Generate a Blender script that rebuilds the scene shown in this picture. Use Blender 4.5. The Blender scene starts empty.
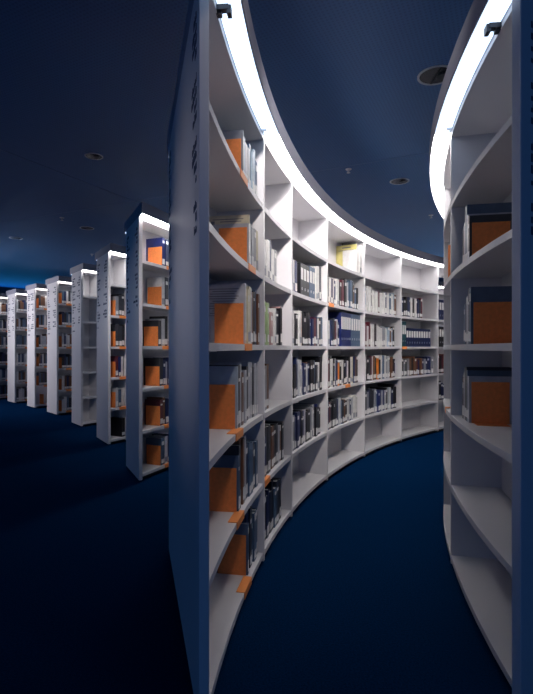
import bpy, bmesh, math, random
from math import sin, cos, radians as rad, degrees, atan2, pi
from mathutils import Vector, Matrix
random.seed(7)
SC = bpy.context.scene
COL = SC.collection

# ------------------------------------------------------------ camera, light, exposure
U = 2.2                      # one case height in metres
EYE = 1.112
cam_d = bpy.data.cameras.new('camera'); cam_d.sensor_fit = 'HORIZONTAL'; cam_d.sensor_width = 36.0
cam_d.lens = 36.0*500/533; cam_d.clip_start = 0.02; cam_d.clip_end = 200
cam_d.shift_y = 1.0/533
camera = bpy.data.objects.new('camera', cam_d); COL.objects.link(camera)
camera.location = (0, 0, EYE); camera.rotation_euler = (pi/2, 0, 0)
SC.camera = camera

world = bpy.data.worlds.new('world'); SC.world = world; world.use_nodes = True
bg = world.node_tree.nodes['Background']
bg.inputs[0].default_value = (0.035, 0.11, 0.31, 1); bg.inputs[1].default_value = 0.9
# unseen area lamps added as fill for panels, aisle and ceiling
def fill_lamp(loc, aim, sx, sy, energy, col, spread=180):
    la = bpy.data.lights.new('fill_lamp', 'AREA'); la.shape = 'RECTANGLE'; la.size = sx; la.size_y = sy; la.energy = energy; la.color = col; la.spread = rad(spread)
    lo = bpy.data.objects.new('fill_lamp', la); COL.objects.link(lo); lo.location = loc
    lo.rotation_euler = (Vector(aim)-Vector(loc)).to_track_quat('-Z', 'Y').to_euler()
fill_lamp((-7.5, 8.0, 2.2), (-4.4, 9.2, 1.7), 1.2, .5, 40, (1.0, .94, .98), 95)
fill_lamp((-2.6, 1.2, 1.5), (-.3, 1.9, 1.45), .5, .3, .45, (1.0, .92, .96), 38)
fill_lamp((.42, 1.1, 2.80), (.40, 4.1, 1.62), .22, .22, 13, (1.0, .93, .90), 48)  # added spot brightening the bay walls that face the camera
fill_lamp((.42, 1.1, 2.80), (-.02, 2.2, 1.35), .22, .22, 1.9, (1.0, .90, .86), 56)
fill_lamp((-.78, 2.7, 2.80), (-.92, 4.3, 1.25), .2, .2, 1.7, (1.0, .93, .92), 44)
fill_lamp((-1.62, 4.3, 2.80), (-1.68, 5.9, 1.25), .2, .2, 2.0, (1.0, .93, .92), 40)
fill_lamp((4.4, 11.5, 2.36), (3.6, 10.5, 3.0), 2.5, 1.0, 26, (.22, .52, 1.0))  # from here on: added up-lights tinting the ceiling blue
fill_lamp((-7.5, 13.5, 2.3), (-7.0, 13.0, 3.0), 3.5, 1.2, 16, (.03, .42, 1.0))
fill_lamp((-6.2, 3.5, 2.2), (-5.2, 3.8, 3.0), 3.0, 3.0, 5, (.02, .42, 1.0))
STRIP = 11.0
SC.view_settings.view_transform = 'Standard'; SC.view_settings.look = 'None'
SC.view_settings.exposure = 0.0; SC.view_settings.gamma = 1.0; SC.view_settings.use_curve_mapping = False

# ------------------------------------------------------------ materials
MATS = {}
def mat(name, col, rough=0.5, metal=0.0, emit=None, estr=0, noise=0.0, nscale=40, bump=0.0, bscale=300, spec=0.5):
    if name in MATS: return MATS[name]
    m = bpy.data.materials.new(name); m.use_nodes = True; MATS[name] = m
    nt = m.node_tree; b = nt.nodes['Principled BSDF']
    b.inputs['Base Color'].default_value = (*col, 1); b.inputs['Roughness'].default_value = rough
    b.inputs['Metallic'].default_value = metal; b.inputs['Specular IOR Level'].default_value = spec
    tc = nt.nodes.new('ShaderNodeTexCoord')
    if noise:
        n = nt.nodes.new('ShaderNodeTexNoise'); n.inputs['Scale'].default_value = nscale; n.inputs['Detail'].default_value = 4
        r = nt.nodes.new('ShaderNodeValToRGB')
        r.color_ramp.elements[0].position = .3; r.color_ramp.elements[1].position = .7
        r.color_ramp.elements[0].color = (*[c*(1-noise) for c in col], 1)
        r.color_ramp.elements[1].color = (*[min(1, c*(1+noise)) for c in col], 1)
        nt.links.new(tc.outputs['Object'], n.inputs['Vector']); nt.links.new(n.outputs['Fac'], r.inputs['Fac'])
        nt.links.new(r.outputs['Color'], b.inputs['Base Color'])
    if bump:
        n = nt.nodes.new('ShaderNodeTexNoise'); n.inputs['Scale'].default_value = bscale
        bp = nt.nodes.new('ShaderNodeBump'); bp.inputs['Strength'].default_value = bump; bp.inputs['Distance'].default_value = .003
        nt.links.new(tc.outputs['Object'], n.inputs['Vector']); nt.links.new(n.outputs['Fac'], bp.inputs['Height'])
        nt.links.new(bp.outputs['Normal'], b.inputs['Normal'])
    if emit:
        b.inputs['Emission Color'].default_value = (*emit, 1); b.inputs['Emission Strength'].default_value = estr
    return m

M_CASE = mat('white_laminate', (.66, .65, .67), .45, noise=.02, nscale=3)
M_CAP = mat('grey_canopy_metal', (.25, .26, .32), .5)
def M_strip(k): return mat('glowing_diffuser_%d' % round(k*100), (.9, .9, .9), .4, emit=(1.0, .955, .94) if k > .65 else (.62, .78, 1.0), estr=STRIP*k)
M_DARK = mat('dark_metal', (.03, .032, .04), .4, metal=.6)
M_CHROME = mat('brushed_metal', (.5, .52, .56), .3, metal=.8)
M_PLINTH = mat('black_plinth', (.012, .012, .016), .6)
M_LETTER = mat('dark_lettering', (.05, .065, .12), .6)
M_ORANGE = mat('orange_board', (.85, .25, .06), .6, noise=.08, nscale=60, bump=.1)
M_TAG = mat('orange_tag', (.9, .30, .07), .45)
M_PAPER = mat('paper_pages', (.62, .60, .55), .85, noise=.06, nscale=200)
M_LABEL = mat('spine_label_white', (.74, .73, .72), .6)
M_PRINT = mat('grey_print', (.16, .16, .18), .7)
BOOKC = {
 'navy': (.012, .022, .085), 'black': (.008, .008, .012), 'white': (.66, .65, .64), 'grey': (.26, .27, .30),
 'cream': (.62, .56, .40), 'slate blue': (.07, .12, .20), 'brown': (.16, .07, .035), 'maroon': (.12, .02, .035),
 'dark green': (.02, .07, .045), 'teal': (.012, .075, .09), 'orange': (.75, .23, .03), 'blue': (.010, .020, .12),
 'pale green': (.40, .52, .28), 'pale blue': (.35, .43, .52), 'yellow': (.62, .55, .20), 'silver': (.45, .46, .50), 'pink': (.45, .28, .28), 'charcoal': (.03, .033, .045)}
def bmat(c): return mat('book_cover_'+c.replace(' ', '_'), BOOKC[c], .38, noise=.1, nscale=25)

# floor and ceiling
m_floor = mat('navy_carpet', (.0018, .019, .066), .95, noise=.35, nscale=140, bump=.8, bscale=260, spec=0)
m_ceil = bpy.data.materials.new('perforated_ceiling'); m_ceil.use_nodes = True
def build_ceiling_mat():
    nt = m_ceil.node_tree; b = nt.nodes['Principled BSDF']; b.inputs['Roughness'].default_value = .6
    tc = nt.nodes.new('ShaderNodeTexCoord'); mp = nt.nodes.new('ShaderNodeMapping')
    mp.inputs['Rotation'].default_value = (0, 0, rad(26)); mp.inputs['Scale'].default_value = (42, 42, 42)
    nt.links.new(tc.outputs['Object'], mp.inputs['Vector'])
    fr = nt.nodes.new('ShaderNodeVectorMath'); fr.operation = 'FRACTION'; nt.links.new(mp.outputs[0], fr.inputs[0])
    sb = nt.nodes.new('ShaderNodeVectorMath'); sb.operation = 'SUBTRACT'; sb.inputs[1].default_value = (.5, .5, .5)
    nt.links.new(fr.outputs[0], sb.inputs[0])
    ml = nt.nodes.new('ShaderNodeVectorMath'); ml.operation = 'MULTIPLY'; ml.inputs[1].default_value = (1, 1, 0)
    nt.links.new(sb.outputs[0], ml.inputs[0])
    ln = nt.nodes.new('ShaderNodeVectorMath'); ln.operation = 'LENGTH'; nt.links.new(ml.outputs[0], ln.inputs[0])
    r = nt.nodes.new('ShaderNodeValToRGB')
    r.color_ramp.elements[0].position = .22; r.color_ramp.elements[0].color = (.027, .105, .27, 1)
    r.color_ramp.elements[1].position = .32; r.color_ramp.elements[1].color = (.042, .145, .36, 1)
    nt.links.new(ln.outputs['Value'], r.inputs['Fac']); nt.links.new(r.outputs['Color'], b.inputs['Base Color'])
build_ceiling_mat()
m_wall = mat('blue_grey_wall', (.10, .13, .2), .8, noise=.05, nscale=2)

# ------------------------------------------------------------ helpers
def link(name, bm, m, parent=None, smooth=False):
    me = bpy.data.meshes.new(name)
    bmesh.ops.recalc_face_normals(bm, faces=bm.faces); bm.to_mesh(me); bm.free()
    if smooth:
        for p in me.polygons: p.use_smooth = True
    for mm in (m if isinstance(m, (list, tuple)) else [m]): me.materials.append(mm)
    o = bpy.data.objects.new(name, me); COL.objects.link(o)
    if parent: o.parent = parent
    return o
def bx(bm, x0, x1, y0, y1, z0, z1, mi=0, M=None):
    vs = [bm.verts.new((x, y, z)) for z in (z0, z1) for y in (y0, y1) for x in (x0, x1)]
    if M:
        for v in vs: v.co = M @ v.co
    for f in ((0, 2, 3, 1), (4, 5, 7, 6), (0, 1, 5, 4), (2, 6, 7, 3), (0, 4, 6, 2), (1, 3, 7, 5)):
        fc = bm.faces.new([vs[i] for i in f]); fc.material_index = mi
    return vs
def cyl(bm, c, r, z0, z1, n=24, r2=None, mi=0):
    r2 = r if r2 is None else r2
    a = [bm.verts.new((c[0]+r*cos(2*pi*i/n), c[1]+r*sin(2*pi*i/n), z0)) for i in range(n)]
    b = [bm.verts.new((c[0]+r2*cos(2*pi*i/n), c[1]+r2*sin(2*pi*i/n), z1)) for i in range(n)]
    for i in range(n):
        f = bm.faces.new((a[i], a[(i+1) % n], b[(i+1) % n], b[i])); f.material_index = mi
    for ring in (a, b[::-1]):
        f = bm.faces.new(ring); f.material_index = mi
def ring(bm, c, r0, r1, z0, z1, n=32):
    P = [[bm.verts.new((c[0]+r*cos(2*pi*i/n), c[1]+r*sin(2*pi*i/n), z)) for i in range(n)] for r, z in ((r0, z0), (r1, z0), (r1, z1), (r0, z1))]
    for k in range(4):
        for i in range(n):
            bm.faces.new((P[k][i], P[k][(i+1) % n], P[(k+1) % 4][(i+1) % n], P[(k+1) % 4][i]))
def tag(o, label=None, cat=None, group=None, kind=None):
    if label: o['label'] = label
    if cat: o['category'] = cat
    if group: o['group'] = group
    if kind: o['kind'] = kind
    return o
def thing(name, loc, label, cat, group=None, rotz=0):
    o = bpy.data.objects.new(name, None); COL.objects.link(o); o.empty_display_size = .05
    o.location = loc; o.rotation_euler = (0, 0, rotz)
    return tag(o, label, cat, group)

# ------------------------------------------------------------ plan geometry (all rows concentric)
C = Vector((3.436*U, .4247*U)); R = 3.5206*U
def pol(r, ph): return Vector((C.x - r*cos(ph), C.y + r*sin(ph)))
def ang(p): return atan2(p.y-C.y, C.x-p.x)
def rr(p): return (Vector(p)-C).length
HT = 2.2                   # underside of the canopy
LV = [.05, .405, .76, 1.115, 1.475, 1.835]      # shelf mid heights, bottom to top
TH = .026
def arcslab(bm, ra, rb, fa, fe, z0, z1, mi=0, step=1.2, base=(0, 0, 0)):
    """ring sector between radii ra and rb; fa and fe give start/end angle as a function of radius"""
    nr = 4 if rb-ra > .1 else 1
    n = max(2, int(degrees(abs(fe(ra)-fa(ra)))/step))
    g = {}
    for k, z in enumerate((z0, z1)):
        for i in range(nr+1):
            r = ra+(rb-ra)*i/nr
            for j in range(n+1):
                a = fa(r)+(fe(r)-fa(r))*j/n; p = pol(r, a)
                if k and 0 < i < nr and 0 < j < n: pass
                g[k, i, j] = bm.verts.new((p.x-base[0], p.y-base[1], z))
    F = []
    for i in range(nr):
        for j in range(n):
            F.append((g[0, i, j], g[0, i, j+1], g[0, i+1, j+1], g[0, i+1, j])); F.append((g[1, i, j], g[1, i+1, j], g[1, i+1, j+1], g[1, i, j+1]))
    for j in range(n):
        F.append((g[0, 0, j], g[1, 0, j], g[1, 0, j+1], g[0, 0, j+1])); F.append((g[0, nr, j], g[0, nr, j+1], g[1, nr, j+1], g[1, nr, j]))
    for i in range(nr):
        F.append((g[0, i, 0], g[0, i+1, 0], g[1, i+1, 0], g[1, i, 0])); F.append((g[0, i, n], g[1, i, n], g[1, i+1, n], g[0, i+1, n]))
    for f in F:
        fc = bm.faces.new(f); fc.material_index = mi

# ------------------------------------------------------------ room shell
def struct(name, bm, m): return tag(link(name, bm, m), kind='structure')
CEIL = EYE+1.73
b = bmesh.new(); bx(b, -16, 16, -3, 26, -.1, 0); struct('floor', b, m_floor)
b = bmesh.new(); bx(b, -16, 16, -3, 26, CEIL, CEIL+.1); struct('ceiling', b, m_ceil)
b = bmesh.new(); bx(b, 16, 16.1, -3, 26, 0, CEIL); struct('wall_right', b, m_wall)
b = bmesh.new()
for px_, py_, a_ in ((.447, 4.91, -26), (-1.53, 5.97, 64), (3.3, 10.8, -26)):
    bx(b, -14, 14, -.007, .007, CEIL-.003, CEIL+.01, 0, Matrix.Translation((px_, py_, 0)) @ Matrix.Rotation(rad(a_), 4, 'Z'))
struct('trim_1', b, mat('ceiling_joint', (.09, .19, .40), .6))

# ------------------------------------------------------------ bookcases
def lettering(parent, P, Q, nrm, seed, base, scale=1.0):
    """columns of short dark catalogue words stuck on the end panel, beside each long edge"""
    rnd = random.Random(seed); d = (Q-P); L = d.length; d = d/L
    b = bmesh.new()
    def quad(s0, s1, z0, z1):
        o = P - nrm*.0012
        a = o+d*s0-base; c = o+d*s1-base; e = nrm*.003
        vs = [b.verts.new((p.x, p.y, z)) for p in (a, c, c+e, a+e) for z in (z0, z1)]
        for f in ((0, 2, 3, 1), (2, 4, 5, 3), (4, 6, 7, 5), (6, 0, 1, 7), (1, 3, 5, 7), (0, 6, 4, 2)): b.faces.new([vs[i] for i in f])
    for side in (0, 1):
        z = 2.10; n = 0
        while z > 1.46 - (.12 if side else 0):
            if n % 5 == 4:
                z -= .045; n += 1
                if len(b.verts): link('lettering', b, M_LETTER, parent)['label'] = 'dark lines of small lettering stuck on the end panel'; b = bmesh.new()
                continue
            words = rnd.randint(1, 2); s = .055*scale
            for w in range(words):
                for ch in range(rnd.randint(3, 7)):
                    cw = .009*scale*rnd.uniform(.7, 1.1); hh = rnd.choice((.014, .020, .020, .026))
                    if side == 0: quad(s, s+cw, z, z+hh)
                    elif L-s-cw > .05: quad(L-s-cw, L-s, z, z+hh)
                    s += cw+.003
                s += .010
            z -= .036; n += 1
    if len(b.verts): link('lettering', b, M_LETTER, parent)['label'] = 'dark lines of small lettering stuck on the end panel'
    else: b.free()

def bracket(parent, r, ph, sgn, big=False):
    b = bmesh.new()
    p = pol(r, ph); t = rad(90)-ph
    M = Matrix.Translation((p.x-parent_loc[0], p.y-parent_loc[1], HT)) @ Matrix.Rotation(t, 4, 'Z')
    if big:
        bx(b, -.012, .012, -.05*1, .004, -.016, -.004, 0, M); bx(b, -.012, .02, -.05, -.035, -.03, -.006, 0, M)
        bx(b, .004, .034, -.018, .006, -.012, .0, 0, M)
    else:
        bx(b, -.006, .006, -.026, .0, -.008, .0, 0, M); bx(b, -.012, .004, -.012, -.004, -.014, -.004, 0, M)
    return b
parent_loc = (0, 0)

def bookcase(label, P, Q, ra, rb, aI, aO, phE, sides='both', open_bay=None, name='curved_bookcase', flip=False, nm='', lett=True, seed=1, capov=.085, powI=(1,), powO=(.4,)):
    """double-sided curved bookcase. P,Q: ends of the oblique end panel. aI / aO: angles of the uprights on the inner / outer side"""
    global parent_loc
    P = Vector(P); Q = Vector(Q); d = (Q-P).normalized(); nrm = Vector((d.y, -d.x))
    if nrm.dot(pol((ra+rb)/2, ang(P)+.2)-P) < 0: nrm = -nrm
    base = Vector((P.x, P.y)); parent_loc = (base.x, base.y)
    root = thing(name, (P.x, P.y, 0), label, 'bookcase', 'curved white bookcases')
    # start angle as a function of the radius: the line through P and Q, moved in by the panel's thickness
    def on_line(off):
        def f(r):
            o = P+nrm*off-C; bq = o.dot(d); cq = o.dot(o)-r*r; disc = max(0, bq*bq-cq); s = -bq+math.sqrt(disc); s2 = -bq-math.sqrt(disc)
            best = min((s, s2), key=lambda q: abs(q-(Q-P).length/2)); p = C+o+d*best
            return ang(p)
        return f
    f0 = on_line(.03); fe = lambda r: phE
    rm = (ra+rb)/2
    b = bmesh.new(); w = nrm*.03
    pts = [P, Q, Q+w, P+w]
    vs = [b.verts.new((p.x-base.x, p.y-base.y, z)) for z in (.02, HT) for p in pts]
    for f in ((0, 1, 2, 3), (7, 6, 5, 4), (0, 4, 5, 1), (1, 5, 6, 2), (2, 6, 7, 3), (3, 7, 4, 0)): b.faces.new([vs[i] for i in f])
    bmesh.ops.recalc_face_normals(b, faces=b.faces)
    bmesh.ops.bevel(b, geom=[e for e in b.edges], offset=.002, segments=1, affect='EDGES')
    link('end_panel', b, M_CASE, root)
    if lett: lettering(root, P, Q, -nrm*-1, seed, base)
    b = bmesh.new(); arcslab(b, ra+.04, rb-.04, lambda r: f0(r)+.004, fe, 0, .03, base=base); link('plinth', b, M_PLINTH, root)
    # roof board
    b = bmesh.new(); arcslab(b, ra+.001, rb-.001, f0, fe, HT-.02, HT-.0005, base=base); link('roof_board', b, M_CASE, root)
    # middle back panel
    if open_bay is None:
        b = bmesh.new(); arcslab(b, rm-.006, rm+.006, f0, fe, .02, HT-.02, base=base); link('back_panel', b, M_CASE, root)
    else:
        b = bmesh.new(); arcslab(b, rm-.006, rm+.006, f0, lambda r: open_bay, .02, HT-.02, base=base); link('back_panel', b, M_CASE, root)
        b = bmesh.new(); arcslab(b, rm-.006, rm+.006, lambda r: open_bay, fe, .02, LV[4]-.2, base=base); link('back_panel', b, M_CASE, root)
    # uprights and shelves
    for (r0, r1, angs) in ((ra, rm-.006, aI), (rm+.006, rb, aO)):
        if not angs: continue
        rf = r0 if r0 == ra else r1
        for a in angs:
            ht = .011/rf; b = bmesh.new(); arcslab(b, r0, r1, lambda r: a-ht, lambda r: a+ht, .02, HT-.02, base=base, step=9)
            link('upright', b, M_CASE, root)
        edges = [None]+list(angs)
        for k in range(len(edges)-1):
            for z in LV:
                s = f0 if edges[k] is None else (lambda r, a=edges[k]+.011/rf: a)
                e_ = (lambda r, a=edges[k+1]-.011/rf: a)
                zz0 = z-TH/2
                b = bmesh.new(); arcslab(b, r0+.004, r1, s, e_, zz0, z+TH/2, base=base)
                link('shelf', b, M_CASE, root)
    # canopy with wrapped fascia, overhanging both sides
    fc = on_line(0.0)
    def ext(r):          # keep the cap's end on the panel's line, also beyond P and Q
        return fc(r)
    b = bmesh.new(); arcslab(b, ra-capov, rb+capov, ext, fe, HT+.022, HT+.09, base=base)
    arcslab(b, ra-capov, ra-capov+.006, ext, fe, HT-.002, HT+.022, base=base)
    arcslab(b, rb+capov-.006, rb+capov, ext, fe, HT-.002, HT+.022, base=base)
    e0 = on_line(0.0); e1 = on_line(.006)
    arcslab(b, ra-capov+.006, ra-.002, e0, e1, HT-.002, HT+.022, base=base, step=99); arcslab(b, rb+.002, rb+capov-.006, e0, e1, HT-.002, HT+.022, base=base, step=99)
    arcslab(b, ra, rb, ext, fe, HT, HT+.022, base=base)
    link('canopy', b, M_CAP, root)
    g0 = on_line(.02)
    for (x0, x1, angs, lit) in ((ra-capov+.007, ra-.003, aI, sides in ('both', 'in')), (rb+.003, rb+capov-.007, aO, sides in ('both', 'out'))):
        if not lit: continue
        inner = x0 < ra; pw = powI if inner else powO
        for k in range(len(angs)+1):
            st = g0 if k == 0 else (lambda r, a=angs[k-1]+.0003: a)
            en = (lambda r, a=angs[k]-.0003: a) if k < len(angs) else fe
            if en(x0)-st(x0) < .004: continue
            b = bmesh.new(); arcslab(b, x0, x1, st, en, HT+.002, HT+.020, base=base)
            s = link('light_strip', b, M_strip(pw[min(k, len(pw)-1)]), root); s['label'] = 'glowing white light strip under the canopy'
            if k < len(angs) and angs[k] < rad(62):
                a = angs[k]
                p = pol(ra if inner else rb, a-.010); t = rad(90)-a
                M = Matrix.Translation((p.x-base.x, p.y-base.y, HT)) @ Matrix.Rotation(t if inner else t+pi, 4, 'Z')
                bb = bmesh.new(); bx(bb, -.006, .006, -.028, .0, -.006, .003, 0, M); bx(bb, -.012, .004, -.014, -.006, -.014, -.004, 0, M)
                link('bracket', bb, M_CHROME, s)
    return root, f0, base

def Pm(x, z): return (x*U, z*U)
mainA = [rad(v) for v in (12.2, 17.35, 24.4, 32.0, 39.5, 46.85, 54.3, 61.7)]
T1 = .235*U
mainP = Pm(-.0885, .655); mainQ = Pm(-.2415, 1.235)
# keep P on the inner face radius and Q on the outer one
main_case, f0m, baseM = bookcase('tall curved white bookcase in the centre, its lit concave side full of books', mainP, mainQ, R, R+T1,
    mainA, [rad(v) for v in (24, 31.5, 39, 46.5, 61.7)], rad(62.2), open_bay=rad(47.2), seed=3, powI=(.17, .75, 1.45, 1.5, 1.2), powO=(.3, .3, .3, .3, .8))
# big dark clips at the near end of the strips
def clip(root, base, r, ph, out=False):
    p = pol(r, ph); t = rad(90)-ph+(pi if out else 0)
    M = Matrix.Translation((p.x-base.x, p.y-base.y, HT)) @ Matrix.Rotation(t, 4, 'Z')
    b = bmesh.new(); s = -1 if out else 1
    bx(b, -.012, .012, -.036, .006, -.014, .002, 0, M); bx(b, -.010 if s > 0 else -.02, .02 if s > 0 else .010, -.044, -.030, -.026, .0, 0, M)
    bx(b, .01*s-.012, .01*s+.014, -.012, .006, -.020, .002, 0, M)
    o = link('clip', b, M_DARK, root); o['label'] = 'dark metal clip holding the light strip'
clip(main_case, baseM, R-.002, rad(4.9))

# right-hand bookcase: we see its convex outer side
rO = R-.423*U; rI = rO-.22*U
rightP = pol(rO, rad(4.85)); rightQ = Vector((rightP.x+.40, rightP.y+.26))
def ext_to(r, P, Q):
    d = (Vector(Q)-Vector(P)).normalized(); o = Vector(P)-C; bq = o.dot(d); cq = o.dot(o)-r*r; s = -bq-math.sqrt(bq*bq-cq); s2 = -bq+math.sqrt(bq*bq-cq)
    return Vector(P)+d*min((s, s2), key=lambda q: abs(q-.4))
rightQ = ext_to(rI, rightP, rightQ)
aR1 = ang(Vector(Pm(.4283, 1.1545)))
right_case, f0r, baseR = bookcase('curved white bookcase at the right edge, convex side towards the aisle', rightP, rightQ, rI, rO,
    [rad(v) for v in (22, 31, 40, 49, 58)], [aR1, aR1+rad(7.3), aR1+rad(14.6), aR1+rad(22), aR1+rad(29.5), aR1+rad(37)], rad(58.5), seed=9, powO=(.155, 1.2, 1.7, 1.7), powI=(.2,))
clip(right_case, baseR, rO+.002, rad(6.3), True)

# the six rows beyond, on the left
rowsPQ = [((-.478, 1.873), (-.593, 2.11)), ((-.817, 2.577), (-.946, 2.785)), ((-1.178, 3.175), (-1.302, 3.34)),
          ((-1.560, 3.72), (-1.712, 3.90)), ((-1.93, 4.16), (-2.054, 4.290)), ((-2.282, 4.53), (-2.425, 4.68)), ((-2.64, 4.84), (-2.80, 4.985))]
rowlab = ['white bookcase directly behind the central one, orange boards on every shelf',
          'second white bookcase behind the central one, its top compartment empty',
          'white bookcase with all six visible compartments empty',
          'white bookcase next beyond the empty one, packed with books',
          'white bookcase third from the left edge, empty lowest compartment with an orange board',
          'white bookcase second from the left edge of the picture',
          'white bookcase cut off by the left edge of the picture']
rows = []
for i, (p, q) in enumerate(rowsPQ):
    P = Vector(Pm(*p)); Q = Vector(Pm(*q)); ra = rr(P)
    Q = pol(ra+.205*U, 0) if False else Q; rb = max(rr(Q), ra+.38)
    Q = ext_to(rb, P, Q) if False else Q
    st = ang(P); first = [None, 1.75, 1.5, 2.6, 3.2, 3.4, 3.4][i]
    step = .4546*U/ra
    a = [st+step] if first is None else [st+rad(first)]
    n = (7, 8, 5)[i] if i < 3 else 2
    for k in range(n): a.append(a[-1]+step)
    aO = [ang(Q)+step*(k+1) for k in range(len(a)-1)]
    rows.append(bookcase(rowlab[i], P, Q, ra, rb, a, aO, a[-1]+.004, seed=20+i, powI=((2.0,), (1.6,), (1.2,), (.8,), (1,), (1,), (1,))[i], powO=(.3,)) + (ra, a))

# ------------------------------------------------------------ books and boards
ORD = ['first', 'second', 'third', 'fourth', 'fifth', 'sixth', 'seventh', 'eighth', 'ninth', 'tenth', 'eleventh', 'twelfth', 'thirteenth', 'fourteenth',
       'fifteenth', 'sixteenth', 'seventeenth', 'eighteenth', 'nineteenth', 'twentieth', 'twenty-first', 'twenty-second', 'twenty-third', 'twenty-fourth']
ROWW = {1: 'top compartment', 2: 'second compartment down', 3: 'third compartment down', 4: 'fourth compartment down', 5: 'fifth compartment down', 6: 'lowest compartment'}
def shelf_top(row): return LV[6-row]+TH/2
def place(r, ph, outer=False):
    p = pol(r, ph); t = rad(90)-ph
    return p, (t+pi if outer else t)
def make_book(col, w, h, d, loc, rz, label, group, kind='hard', rnd=random, tilt=0):
    root = thing('book', loc, label, 'book', group, rz)
    if tilt: root.rotation_euler = (0, tilt, rz)
    cm = bmat(col); t = min(.003, w*.12)
    b = bmesh.new()
    bx(b, -w/2, -w/2+t, 0, d, 0, h); bx(b, w/2-t, w/2, 0, d, 0, h); bx(b, -w/2+t, w/2-t, 0, t, 0, h)
    link('cover', b, cm, root)
    b = bmesh.new(); bx(b, -w/2+t, w/2-t, t, d-.004, .003, h-.004); link('pages', b, M_PAPER, root)
    b = bmesh.new(); lz = rnd.uniform(.012, .02); lh = rnd.uniform(.032, .055)
    lw = w/2*.92
    bx(b, -lw, lw, -.0008, .0004, lz, lz+lh)
    if kind == 'hard' and rnd.random() < .5:
        tz = h*rnd.uniform(.72, .86); b2 = bmesh.new(); bx(b2, -lw*.8, lw*.8, -.0008, .0004, tz, tz+rnd.uniform(.012, .035)); link('title_label', b2, M_LABEL, root)
    link('spine_label', b, M_LABEL if col not in ('white', 'cream') else mat('label_grey', (.3, .31, .35), .6), root)
    return root
def make_binder(col, w, h, d, loc, rz, label, group):
    root = thing('ring_binder', loc, label, 'binder', group, rz); cm = bmat(col)
    b = bmesh.new(); bx(b, -w/2, -w/2+.003, 0, d, 0, h); bx(b, w/2-.003, w/2, 0, d, 0, h); bx(b, -w/2+.003, w/2-.003, 0, .003, 0, h); link('cover', b, cm, root)
    b = bmesh.new(); bx(b, -w/2+.003, w/2-.003, .003, d*.9, .005, h-.02); link('pages', b, M_PAPER, root)
    b = bmesh.new(); bx(b, -w*.36, w*.36, -.001, .0005, h*.50, h*.86); link('spine_label', b, M_LABEL, root)
    b = bmesh.new()
    M = Matrix.Translation((0, 0, h*.22)) @ Matrix.Rotation(pi/2, 4, 'X')
    n0 = len(b.verts); ring(b, (0, 0), .007, .011, -.001, .002, 14); bmesh.ops.transform(b, matrix=M, verts=list(b.verts)); link('finger_ring', b, M_CHROME, root)
    return root
def make_board(name, loc, rz, label, group, w=.135, h=.186, parent_only=False):
    """thin orange board standing across the shelf: local x = along the shelf, y = into the shelf"""
    root = thing(name, loc, label, 'bookend', group, rz)
    b = bmesh.new(); vs = bx(b, -.002, .002, .0, w, .0, h)
    bmesh.ops.bevel(b, geom=[e for e in b.edges], offset=.0012, segments=1, affect='EDGES'); link('board', b, M_ORANGE, root)
    b = bmesh.new(); bx(b, .002, .075, .01, w*.9, .0, .0015); link('foot', b, M_ORANGE, root)
    return root
def make_tag(r, ph, row, L, label, group, outer=False):
    p, t = place(r, ph, outer); z = LV[6-row]
    b = bmesh.new(); bx(b, -L/2, L/2, -.004, -.0012, -TH/2-.002, TH/2+.0032); bx(b, -L/2, L/2, -.0012, .035, TH/2+.0006, TH/2+.0032)
    o = link('shelf_tag', b, M_TAG); o.location = (p.x, p.y, z); o.rotation_euler = (0, 0, t)
    tag(o, label, 'shelf tag', group); return o

PAL_L = ['white']*6+['grey', 'silver', 'cream', 'navy', 'navy', 'black', 'charcoal', 'slate blue', 'pale blue', 'brown', 'maroon']
PAL_D = ['navy']*4+['black']*4+['charcoal']*3+['slate blue', 'white', 'white', 'grey', 'silver', 'brown', 'maroon', 'blue']
PAL_M = ['navy', 'black', 'white', 'white', 'charcoal', 'silver', 'navy', 'black', 'black', 'white', 'navy', 'maroon', 'grey', 'charcoal', 'white', 'slate blue', 'brown', 'black', 'cream']
count = {'book': 0}
MASS = None
MASSC = list(BOOKC)
def mass_book(col, w, h, d, p, t, z, rnd):
    M = Matrix.Translation((p.x, p.y, z)) @ Matrix.Rotation(t, 4, 'Z')
    bx(MASS, -w/2, w/2, 0, d, 0, h, MASSC.index(col), M)
    lz = rnd.uniform(.012, .02); bx(MASS, -w*.46, w*.46, -.001, .0, lz, lz+rnd.uniform(.032, .055), len(MASSC), M)
    if rnd.random() < .5: tz = h*rnd.uniform(.72, .86); bx(MASS, -w*.4, w*.4, -.001, .0, tz, tz+.025, len(MASSC), M)
def mass_end(label):
    global MASS
    o = link('distant_books', MASS, [bmat(c) for c in MASSC]+[M_LABEL]); tag(o, label, 'books', None, 'stuff'); MASS = None
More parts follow.
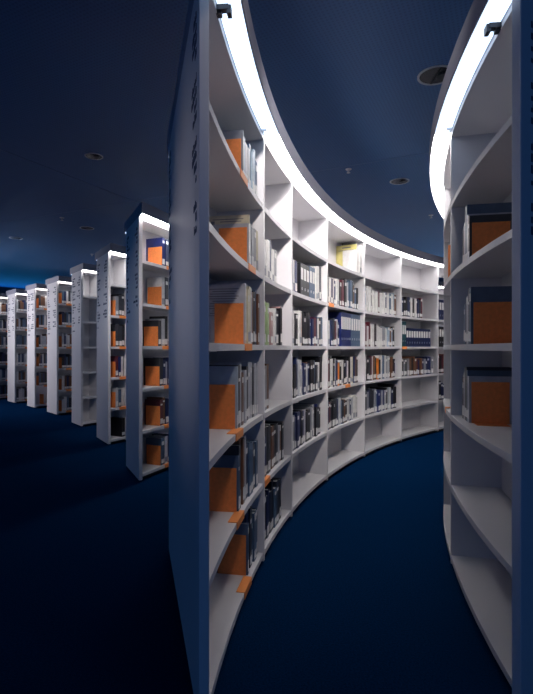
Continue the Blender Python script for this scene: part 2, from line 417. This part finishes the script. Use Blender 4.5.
def fill(where, r, pA, pB, row, n_or_w, pal, seed, outer=False, wr=(.035, .058), hr=(.2, .27), dr=(.15, .2), extra=None, group=None, setback=.028, forced=None, startlabel=0, gap=.001):
    """books side by side from angle pA to pB (A = nearer end). labels name colour, place in the row, compartment and bookcase."""
    rnd = random.Random(seed); s = 0; L = abs(pB-pA)*r; k = 0
    z = shelf_top(row); lasth = rnd.uniform(*hr)
    while True:
        w = rnd.uniform(*wr)
        if s+w > L or k >= len(ORD)-startlabel: break
        col = rnd.choice(pal)
        if forced and k in forced: col = forced[k]
        if rnd.random() < .45: lasth = rnd.uniform(*hr)
        h = lasth+rnd.uniform(-.014, .014); d = rnd.uniform(*dr)
        rf = r+(-1 if outer else 1)*(setback+rnd.uniform(-.008, .008))
        ph = pA+(s+w/2)/r; p, t = place(rf, ph, outer)
        lab = f"{col} book, {ORD[k+startlabel]} from the {('left' if not outer else 'right')}, {ROWW[row]}, {where}"
        if MASS is not None:
            mass_book(col, w*.985, h, d, p, t, z+.0003, rnd); s += w+gap; k += 1; continue
        make_book(col, w*.985, h, d, (p.x, p.y, z+.0003), t, lab, group or f"books on the shelves of the {where.split(',')[-1].strip()}", rnd=rnd)
        count['book'] += 1
        s += w+gap+(.006 if rnd.random() < .08 else 0); k += 1
    return pA+s/r

A = [None]+mainA     # A[k] = upright closing bay k on its far side
e = .013/R
def bayrange(k): return A[k-1]+e+.001, A[k]-e-.001
W = {1: 'nearest bay of the central bookcase', 2: 'second bay of the central bookcase', 3: 'third bay of the central bookcase', 4: 'fourth bay of the central bookcase',
     5: 'fifth bay of the central bookcase', 6: 'sixth bay of the central bookcase', 7: 'seventh bay of the central bookcase'}
# angle on a radius seen at a given photo column: place along the shelf by looking direction
def ph_at(px, r, hi=62):
    k = (px-266.5)/500; lo, hi = rad(-2), rad(hi)
    best = min(((abs((pol(r, lo+(hi-lo)*i/4000).x/max(.01, pol(r, lo+(hi-lo)*i/4000).y))-k), lo+(hi-lo)*i/4000) for i in range(200, 4001) if pol(r, lo+(hi-lo)*i/4000).y > .8))
    return best[1]
# bay 1: an orange board at the near end of each shelf, then books
plate_px = {1: 241, 2: 247, 3: 243.5, 4: 235, 5: 236.5, 6: 246}
tag_px = {1: 244.5, 2: 252.5, 3: 249, 4: 240, 5: 241, 6: 248.5}
for row in range(1, 7):
    ph = ph_at(plate_px[row], R+.03); p, t = place(R+.03, ph)
    make_board('bookend', (p.x, p.y, shelf_top(row)+.0003), t, f"orange board standing at the near end, {ROWW[row]}, central bookcase", 'orange boards in the central bookcase')
    if row > 0:
        make_tag(R+.004, ph_at(tag_px[row], R), row, .15, f"orange clip on the shelf front, {ROWW[row]}, nearest bay, central bookcase", 'orange shelf clips of the central bookcase')
B = bayrange
def b1(row, px1, pal, seed, **kw):
    ph = ph_at(plate_px[row], R+.03)+.006/R+FOL.get(row, 0)/R
    # tall flat books showing their covers just behind the board
    return fill(W[1], R, ph, min(A[1]-e-.001, ph_at(px1+2.5, R+.03)), row, 0, pal, seed, **kw)
fill_specs = [
 (1, 257.5, ['silver', 'slate blue', 'grey', 'silver', 'pale blue'], (.19, .225), (.03, .045), {0: 'silver'}),
 (2, 261.0, ['silver', 'grey', 'slate blue', 'cream', 'brown'], (.20, .25), (.028, .045), {0: 'cream', 1: 'silver'}),
 (3, 259.0, ['black', 'silver', 'slate blue', 'brown', 'cream'], (.21, .27), (.026, .045), {0: 'silver', 1: 'black', 2: 'black'}),
 (4, 258.0, ['silver', 'silver', 'grey', 'navy', 'brown', 'charcoal'], (.22, .27), (.03, .045), {0: 'black'}),
 (5, 257.5, ['charcoal', 'silver', 'brown', 'slate blue', 'navy'], (.22, .29), (.03, .045), {0: 'silver'}),
 (6, 256.5, ['navy', 'black', 'charcoal', 'slate blue'], (.22, .30), (.03, .05), {0: 'slate blue'})]
FOL = {}
# large pale volumes just in front of the first books (their covers face us above the boards)
def folio(row, dpx, col, h, d, w, label, lines=0, dy=.0):
    ph = ph_at(plate_px[row], R+.03)+(.004+FOL.get(row, 0)+w/2)/R; FOL[row] = FOL.get(row, 0)+w+.001; p, t = place(R+.022+dy, ph)
    o = make_book(col, w, h, d, (p.x, p.y, shelf_top(row)+.0003), t, label, None)
    if lines:
        b = bmesh.new()
        for i in range(lines):
            zz = h-.02-i*.011
            bx(b, -w/2-.0006, -w/2, .03+.01*(i % 3), d-.02-.012*((i*7) % 4), zz, zz+.0035)
        bx(b, -w/2-.0006, -w/2, d-.03, d-.012, h-.075, h-.025)
        link('printed_text', b, M_PRINT, o)
    return o
folio(1, -2.5, 'grey', .226, .17, .020, 'tall pale folder behind the orange board, top compartment of the central bookcase')
folio(2, -2.3, 'silver', .205, .175, .016, 'pale framed volume behind the orange board, second compartment, central bookcase')
folio(2, -4.5, 'cream', .250, .20, .006, 'beige folder sticking up behind the orange board, second compartment, central bookcase', 2)
folio(3, -1.6, 'silver', .270, .21, .018, 'tall grey volume with printed cover text behind the third orange board', 12)
folio(4, -1.0, 'pale blue', .262, .20, .020, 'tall pale grey folder behind the fourth orange board from the top')
folio(5, -1.5, 'slate blue', .235, .19, .020, 'blue-grey volume behind the fifth orange board from the top')
folio(6, -1.5, 'slate blue', .235, .19, .022, 'dark blue volume behind the lowest orange board of the central bookcase')

for row, px1, pal, hr, wr, forced in fill_specs:
    b1(row, px1, pal, 100+row, hr=hr, wr=wr, forced={}, dr=(.17, .21))
def part(k, f0_, f1_):
    a, c = B(k); return a+(c-a)*f0_, a+(c-a)*f1_
def mainfill(k, row, f0_, f1_, pal, seed, **kw):
    a, c = part(k, f0_, f1_); return fill(W[k], R, a, c, row, 0, pal, seed, **kw)
PALE = ['white', 'silver', 'cream', 'grey', 'white']
# bay 2
mainfill(2, 2, 0, .62, PALE, 201, hr=(.2, .25), forced={4: 'navy', 5: 'grey'}, wr=(.04, .06))
mainfill(2, 3, 0, .42, ['white', 'pale green', 'cream'], 202, hr=(.22, .27), forced={0: 'white', 1: 'pale green', 2: 'dark green', 3: 'pale green'}, wr=(.035, .05))
a2, c2 = part(2, .43, .86); fill(W[2], R, a2, c2, 3, 0, ['white', 'black', 'navy', 'charcoal', 'pink'], 203, hr=(.2, .235), startlabel=8, wr=(.035, .055))
mainfill(2, 4, 0, .40, ['grey', 'brown', 'silver'], 204, hr=(.21, .27), forced={0: 'maroon', 1: 'silver', 2: 'grey'}, wr=(.05, .06))
mainfill(2, 5, 0, .92, PAL_D, 205, hr=(.2, .25))
mainfill(2, 6, 0, .8, ['navy', 'black', 'charcoal', 'slate blue'], 206, hr=(.24, .29))
# bay 3
s_ = mainfill(3, 2, 0, .30, ['white', 'navy', 'blue', 'silver'], 301, hr=(.22, .25))
mainfill(3, 3, 0, .98, PAL_M, 302, hr=(.21, .26), forced={6: 'orange', 5: 'white', 8: 'black', 10: 'black', 12: 'navy', 14: 'navy', 16: 'black'})
mainfill(3, 4, 0, .97, PAL_M, 303, hr=(.21, .265), forced={0: 'pale green', 4: 'navy'})
mainfill(3, 5, 0, .95, PAL_D, 304, hr=(.21, .26), forced={0: 'brown'})
# bay 4
mainfill(4, 2, 0, .94, PAL_M, 401, hr=(.2, .26), forced={0: 'black', 1: 'navy', 2: 'white', 3: 'navy', 4: 'white', 5: 'blue'})
mainfill(4, 3, 0, .40, PAL_M, 402, hr=(.21, .25))
mainfill(4, 4, 0, .93, PAL_M, 403, hr=(.21, .27), forced={0: 'maroon', 1: 'maroon', 7: 'orange'})
mainfill(4, 5, 0, .92, PAL_D, 404, hr=(.21, .265), forced={11: 'brown', 12: 'charcoal'})
# bays 5 to 7, seen small at the far end of the curve
MASS = bmesh.new()
mainfill(5, 2, 0, .95, PAL_L, 501, hr=(.21, .265))
mainfill(5, 3, 0, .93, PAL_L, 502, hr=(.21, .25))
mainfill(5, 4, 0, .95, PAL_M, 503, hr=(.21, .27), forced={8: 'orange'})
mainfill(5, 5, 0, .93, PAL_D, 504, hr=(.21, .27))
# bay 6
mainfill(6, 2, 0, .68, PAL_M, 601, hr=(.21, .25))
mainfill(6, 4, 0, .95, ['brown', 'maroon', 'grey', 'navy', 'blue', 'black', 'white', 'charcoal'], 602, hr=(.20, .23))
# bay 7 (only its first hand's breadth is seen past the right-hand bookcase)
mainfill(7, 4, 0, .3, ['maroon', 'brown', 'black'], 701, hr=(.22, .27))
mainfill(7, 5, 0, .3, ['silver', 'black', 'navy'], 702, hr=(.18, .27))
mass_end('rows of small books in the far bays of the central bookcase, next to the right-hand bookcase')
# ring binders
def binders(k, row, f0_, n, col, h, w, nm, grp):
    a, c = B(k); a = a+(c-a)*f0_
    for i in range(n):
        ph = a+(i+.5)*(w+.0015)/R
        p, t = place(R+.03, ph)
        make_binder(col, w, h, .24 if False else .2, (p.x, p.y, shelf_top(row)+.0003), t, f"{nm}, {ORD[i]} from left of its set, {W[k].split(' ')[0]} bay, central bookcase", grp)
binders(3, 2, .34, 3, 'black', .235, .075, 'black ring binder', 'black ring binders in the third bay')
binders(3, 2, .60, 2, 'slate blue', .245, .068, 'slate blue ring binder', 'slate blue ring binders in the third bay')
a_, c_ = part(3, .77, .99); fill(W[3], R, a_, c_, 2, 0, ['white', 'charcoal', 'silver'], 311, hr=(.22, .28), startlabel=8)
binders(4, 3, .44, 5, 'blue', .315, .052, 'tall blue ring binder', 'tall blue ring binders in the fourth bay')
binders(4, 3, .72, 4, 'slate blue', .31, .060, 'tall grey-blue ring binder', 'tall grey-blue ring binders in the fourth bay')
binders(6, 3, .01, 3, 'teal', .30, .052, 'tall teal ring binder', 'tall teal ring binders in the sixth bay')
binders(6, 3, .18, 10, 'navy', .225, .064, 'navy ring binder', 'navy ring binders in the sixth bay')
binders(7, 2, .0, 4, 'navy', .27, .06, 'dark ring binder', 'dark ring binders in the seventh bay')
binders(7, 3, .0, 4, 'black', .27, .06, 'black ring binder', 'black ring binders in the seventh bay')
# bay 4, top: a yellow journal and a white one shown face out, dark volumes beside them
ph = ph_at(356.5, R+.03)
for q, (c_, h_, d_, w_, lab, sb) in enumerate((('white', .235, .150, .006, 'white journal standing against the yellow one on the top shelf', .026),
        ('yellow', .29, .215, .010, 'large pale yellow journal on the top shelf of the central bookcase', .034),
        ('charcoal', .315, .15, .03, 'dark tall volume just behind the yellow journal on the top shelf', .045))):
    p, t = place(R+sb, ph+w_/2/R); o = make_book(c_, w_, h_, d_, (p.x, p.y, shelf_top(1)+.0003), t, lab, None)
    if c_ == 'yellow':
        b = bmesh.new(); bx(b, -w_/2-.0006, -w_/2, .06, .15, h_-.03, h_-.02); bx(b, -w_/2-.0006, -w_/2, .03, .19, h_-.055, h_-.05); link('printed_title', b, M_PRINT, o)
    ph += (w_+.002)/R
fill(W[4], R, ph+.003, B(4)[1], 1, 0, ['white', 'charcoal', 'slate blue', 'silver'], 411, hr=(.24, .30), forced={0: 'white'}, wr=(.03, .05), startlabel=3)
# orange clips on the far shelves
for k, row, f in ((4, 4, .52), (4, 2, .06), (6, 3, .04), (2, 5, .06)):
    a, c = B(k); make_tag(R+.004, a+(c-a)*(f+.03), row, .13, f"orange clip on the shelf edge, {ROWW[row]}, {W[k]}", 'orange shelf clips of the central bookcase')

# right-hand bookcase (convex side): nearest bay
for row, px in ((2, 472), (3, 473.5), (4, 471.5)):
    ph = ph_at(px, rO-.05, 12)
    p, t = place(rO-.05, ph, True)
    make_board('bookend', (p.x, p.y, shelf_top(row)+.0003), t, f"shaded orange board, {ROWW[row]}, right-hand bookcase", 'orange boards in the right-hand bookcase', w=.16)
    RW = 'right-hand bookcase'
    rnd = random.Random(800+row)
    ws = [.03, .022, .045, .03, .035]; cs = [['charcoal', 'silver', 'slate blue', 'silver', 'charcoal'], ['slate blue', 'charcoal', 'silver', 'navy', 'slate blue'], ['silver', 'slate blue', 'charcoal', 'silver', 'black']][row-2]
    hs = [[.22, .235, .285, .215, .20], [.255, .25, .22, .19, .19], [.21, .235, .25, .22, .2]][row-2]
    s = .006
    for i in range(5):
        phb = ph+(s+ws[i]/2)/rO; pb, tb = place(rO-.04, phb, True)
        make_book(cs[i], ws[i], hs[i], .21, (pb.x, pb.y, shelf_top(row)+.0003), tb, f"{cs[i]} book, {ORD[i]} to the left of the orange board, {ROWW[row]}, {RW}", 'books in the right-hand bookcase', rnd=rnd)
        s += ws[i]+.002
# second bay sliver of the right bookcase
for row in (2, 3, 4, 5):
    a0 = aR1+.02/rO; rnd = random.Random(880+row); s = 0.0
    if row != 5:
        for i in range(4):
            w = rnd.uniform(.03, .05); ph = a0+(s+.02)/rO; p, t = place(rO-.03, ph, True)
            c_ = rnd.choice(['black', 'charcoal', 'navy', 'silver']); make_book(c_, w, rnd.uniform(.21, .27), .18, (p.x, p.y, shelf_top(row)+.0003), t,
              f"{c_} book, {ORD[i]} from the upright, {ROWW[row]}, second bay, right-hand bookcase", 'books in the right-hand bookcase', rnd=rnd); s += w+.002
    if row == 2:
        ph = a0+(s+.01)/rO; p, t = place(rO-.006, ph, True)
        make_board('bookend', (p.x, p.y, shelf_top(row)+.0003), t, 'orange board in the second bay of the right-hand bookcase, just above eye height', 'orange boards in the right-hand bookcase')
make_tag(rO-.004, aR1+rad(2.6), 4, .06, 'orange clip on the shelf edge, second bay of the right-hand bookcase', 'orange shelf clips of the right-hand bookcase', True)

# rows on the left
RN = ['bookcase behind the central one', 'second bookcase behind the central one', 'empty bookcase', 'bookcase beyond the empty one', 'third bookcase from the left edge', 'second bookcase from the left edge', 'leftmost bookcase']
spec2 = {1: (148.0, 162.0), 2: (147.5, 161.5), 3: (144, 158), 4: (146, 159.5), 5: (146, 160), 6: (146.5, 160.5)}
root, f0, base, ra, a = rows[0]
for row in range(1, 7):
    ph = ph_at(spec2[row][1], ra+.03); p, t = place(ra+.03, ph)
    make_board('bookend', (p.x, p.y, shelf_top(row)+.0003), t, f"orange board, {ROWW[row]}, {RN[0]}", 'orange boards in the row behind the central bookcase', w=.15, h=.175)
    fill(RN[0], ra, ph+.006/ra, ph+.22/ra, row, 0, PAL_D+['silver']*3, 900+row, hr=(.21, .26), wr=(.035, .05))
    p, t = place(ra+.012, ph-.015/ra)
    make_tag(ra+.004, ph+.13/ra, row, .2, f"orange clip strip on the shelf edge, {ROWW[row]}, {RN[0]}", 'orange shelf strips in the row behind the central bookcase')
def leftboards(i, rowlist, px0, px1, w=.15, h=.18, full=True, individual=True):
    root, f0, base, ra, a = rows[i]
    for row in rowlist:
        ph = ph_at(px1, ra+.03); p, t = place(ra+.03, ph)
        make_board('bookend', (p.x, p.y, shelf_top(row)+.0003), t, f"orange board, {ROWW[row]}, {RN[i]}", f"orange boards in the {RN[i]}", w=w, h=h)
        ph2 = a[0]-.016/ra; L = (ph2-ph)*ra
        make_tag(ra+.004, ph+.02/ra+(ph2-ph)/2, row, L*.8, f"orange strip along the shelf edge, {ROWW[row]}, {RN[i]}", f"orange shelf strips of the {RN[i]}")
        if individual: fill(RN[i], ra, ph+.006/ra, ph2, row, 0, PAL_D+['silver']*4, 950+10*i+row, hr=(.21, .265), wr=(.035, .05))
    return
MASS = bmesh.new()
leftboards(1, (2, 3, 4, 5), 109, 115.5)
root, f0, base, ra, a = rows[1]
fill(RN[1], ra, f0(ra)+.02, a[0]-.014/ra, 6, 0, PAL_D+['silver']*3, 980, hr=(.21, .25), wr=(.035, .05))
mass_end('small books beside the orange boards in the second bookcase behind the central one')
# far rows: boards and strips are things, the many tiny books in each are one mass
def bookmass(i, rowlist, startpx):
    root, f0, base, ra, a = rows[i]; b = bmesh.new(); rnd = random.Random(1000+i)
    mats = [bmat(c) for c in ('navy', 'black', 'white', 'slate blue', 'silver', 'charcoal', 'brown')]+[M_LABEL]
    for row in rowlist:
        st = ph_at(startpx, ra+.03)+.01/ra; s = 0; en = a[0]-.014/ra
        while st+s/ra < en-.045/ra:
            w = rnd.uniform(.03, .045); h = rnd.uniform(.19, .25); p, t = place(ra+.03+rnd.uniform(-.004, .004), st+(s+w/2)/ra)
            M = Matrix.Translation((p.x, p.y, shelf_top(row))) @ Matrix.Rotation(t, 4, 'Z')
            bx(b, -w/2*.97, w/2*.97, 0, .17, 0.0005, h, rnd.randrange(7), M); bx(b, -w*.45, w*.45, -.001, .0, .015, .05, 7, M); s += w
    o = link('distant_books', b, mats); tag(o, f"rows of small books on the shelves of the {RN[i]}", 'books', None, 'stuff')
leftboards(3, (1, 2, 3, 4, 5, 6), 57, 61.5, individual=False); bookmass(3, (1, 2, 3, 4, 5, 6), 61.5)
leftboards(4, (1, 2, 3, 4, 5), 35.5, 38.5, individual=False); bookmass(4, (1, 2, 3, 4, 5), 38.5)
leftboards(5, (2, 3, 4, 5, 6), 14, 16, individual=False); bookmass(5, (1, 2, 3, 4, 5, 6), 16)
leftboards(6, (2, 3, 4, 5, 6), 0, -4, individual=False); bookmass(6, (1, 2, 3, 4, 5, 6), -6)
root, f0, base, ra, a = rows[4]
p, t = place(ra+.03, ph_at(44.5, ra)); make_board('bookend', (p.x, p.y, shelf_top(6)+.0003), t, 'orange board standing alone in the lowest compartment, third bookcase from the left', 'orange boards in the third bookcase from the left edge')

# ------------------------------------------------------------ ceiling fittings
def ceil_pt(px, py):
    z = 500*(CEIL-EYE)/(348-py); return ((px-266.5)/500*z, z)
def downlight(px, py, r, label, on=False):
    x, y = ceil_pt(px, py)
    t = thing('downlight', (x, y, CEIL), label, 'downlight', 'round recessed ceiling downlights')
    b = bmesh.new(); ring(b, (0, 0), r*.88, r, -.006, -.0005); link('trim_ring', b, M_CHROME, t)
    b = bmesh.new(); cyl(b, (0, 0), r*.87, -.003, -.0006, 32); link('reflector', b, mat('dark_reflector', (.03, .035, .05), .25, metal=.5), t)
    b = bmesh.new(); bx(b, -.006, .006, -r*.86, r*.86, -.006, -.003); cyl(b, (r*.35, 0), r*.3, -.012, -.003, 16); link('lamp_holder', b, M_DARK, t)
    return t
downlight(436, 75, .115, 'round recessed downlight partly hidden by the right-hand canopy')
downlight(399.5, 181, .10, 'round recessed downlight over the middle of the curved aisle')
downlight(94, 156, .08, 'dark round downlight on the ceiling at upper left')
downlight(87, 228, .10, 'small downlight above the second and third bookcases at left')
downlight(16, 238, .10, 'farthest left dark downlight on the ceiling')
for px, py, lab in ((348.5, 169, 'tiny sprinkler head on the ceiling seam above the aisle'), (62, 217.5, 'tiny sprinkler head on the ceiling at far left'), (92, 254, 'tiny sprinkler head above the left bookcases'), (431, 215, 'tiny sprinkler head at the far end of the aisle')):
    x, y = ceil_pt(px, py); b = bmesh.new(); cyl(b, (0, 0), .03, -.006, -.0005, 16); cyl(b, (0, 0), .010, -.035, -.006, 10); cyl(b, (0, 0), .018, -.038, -.035, 10)
    o = link('sprinkler_head', b, M_CHROME); o.location = (x, y, CEIL); tag(o, lab, 'sprinkler', 'ceiling sprinkler heads')
print('books', count)
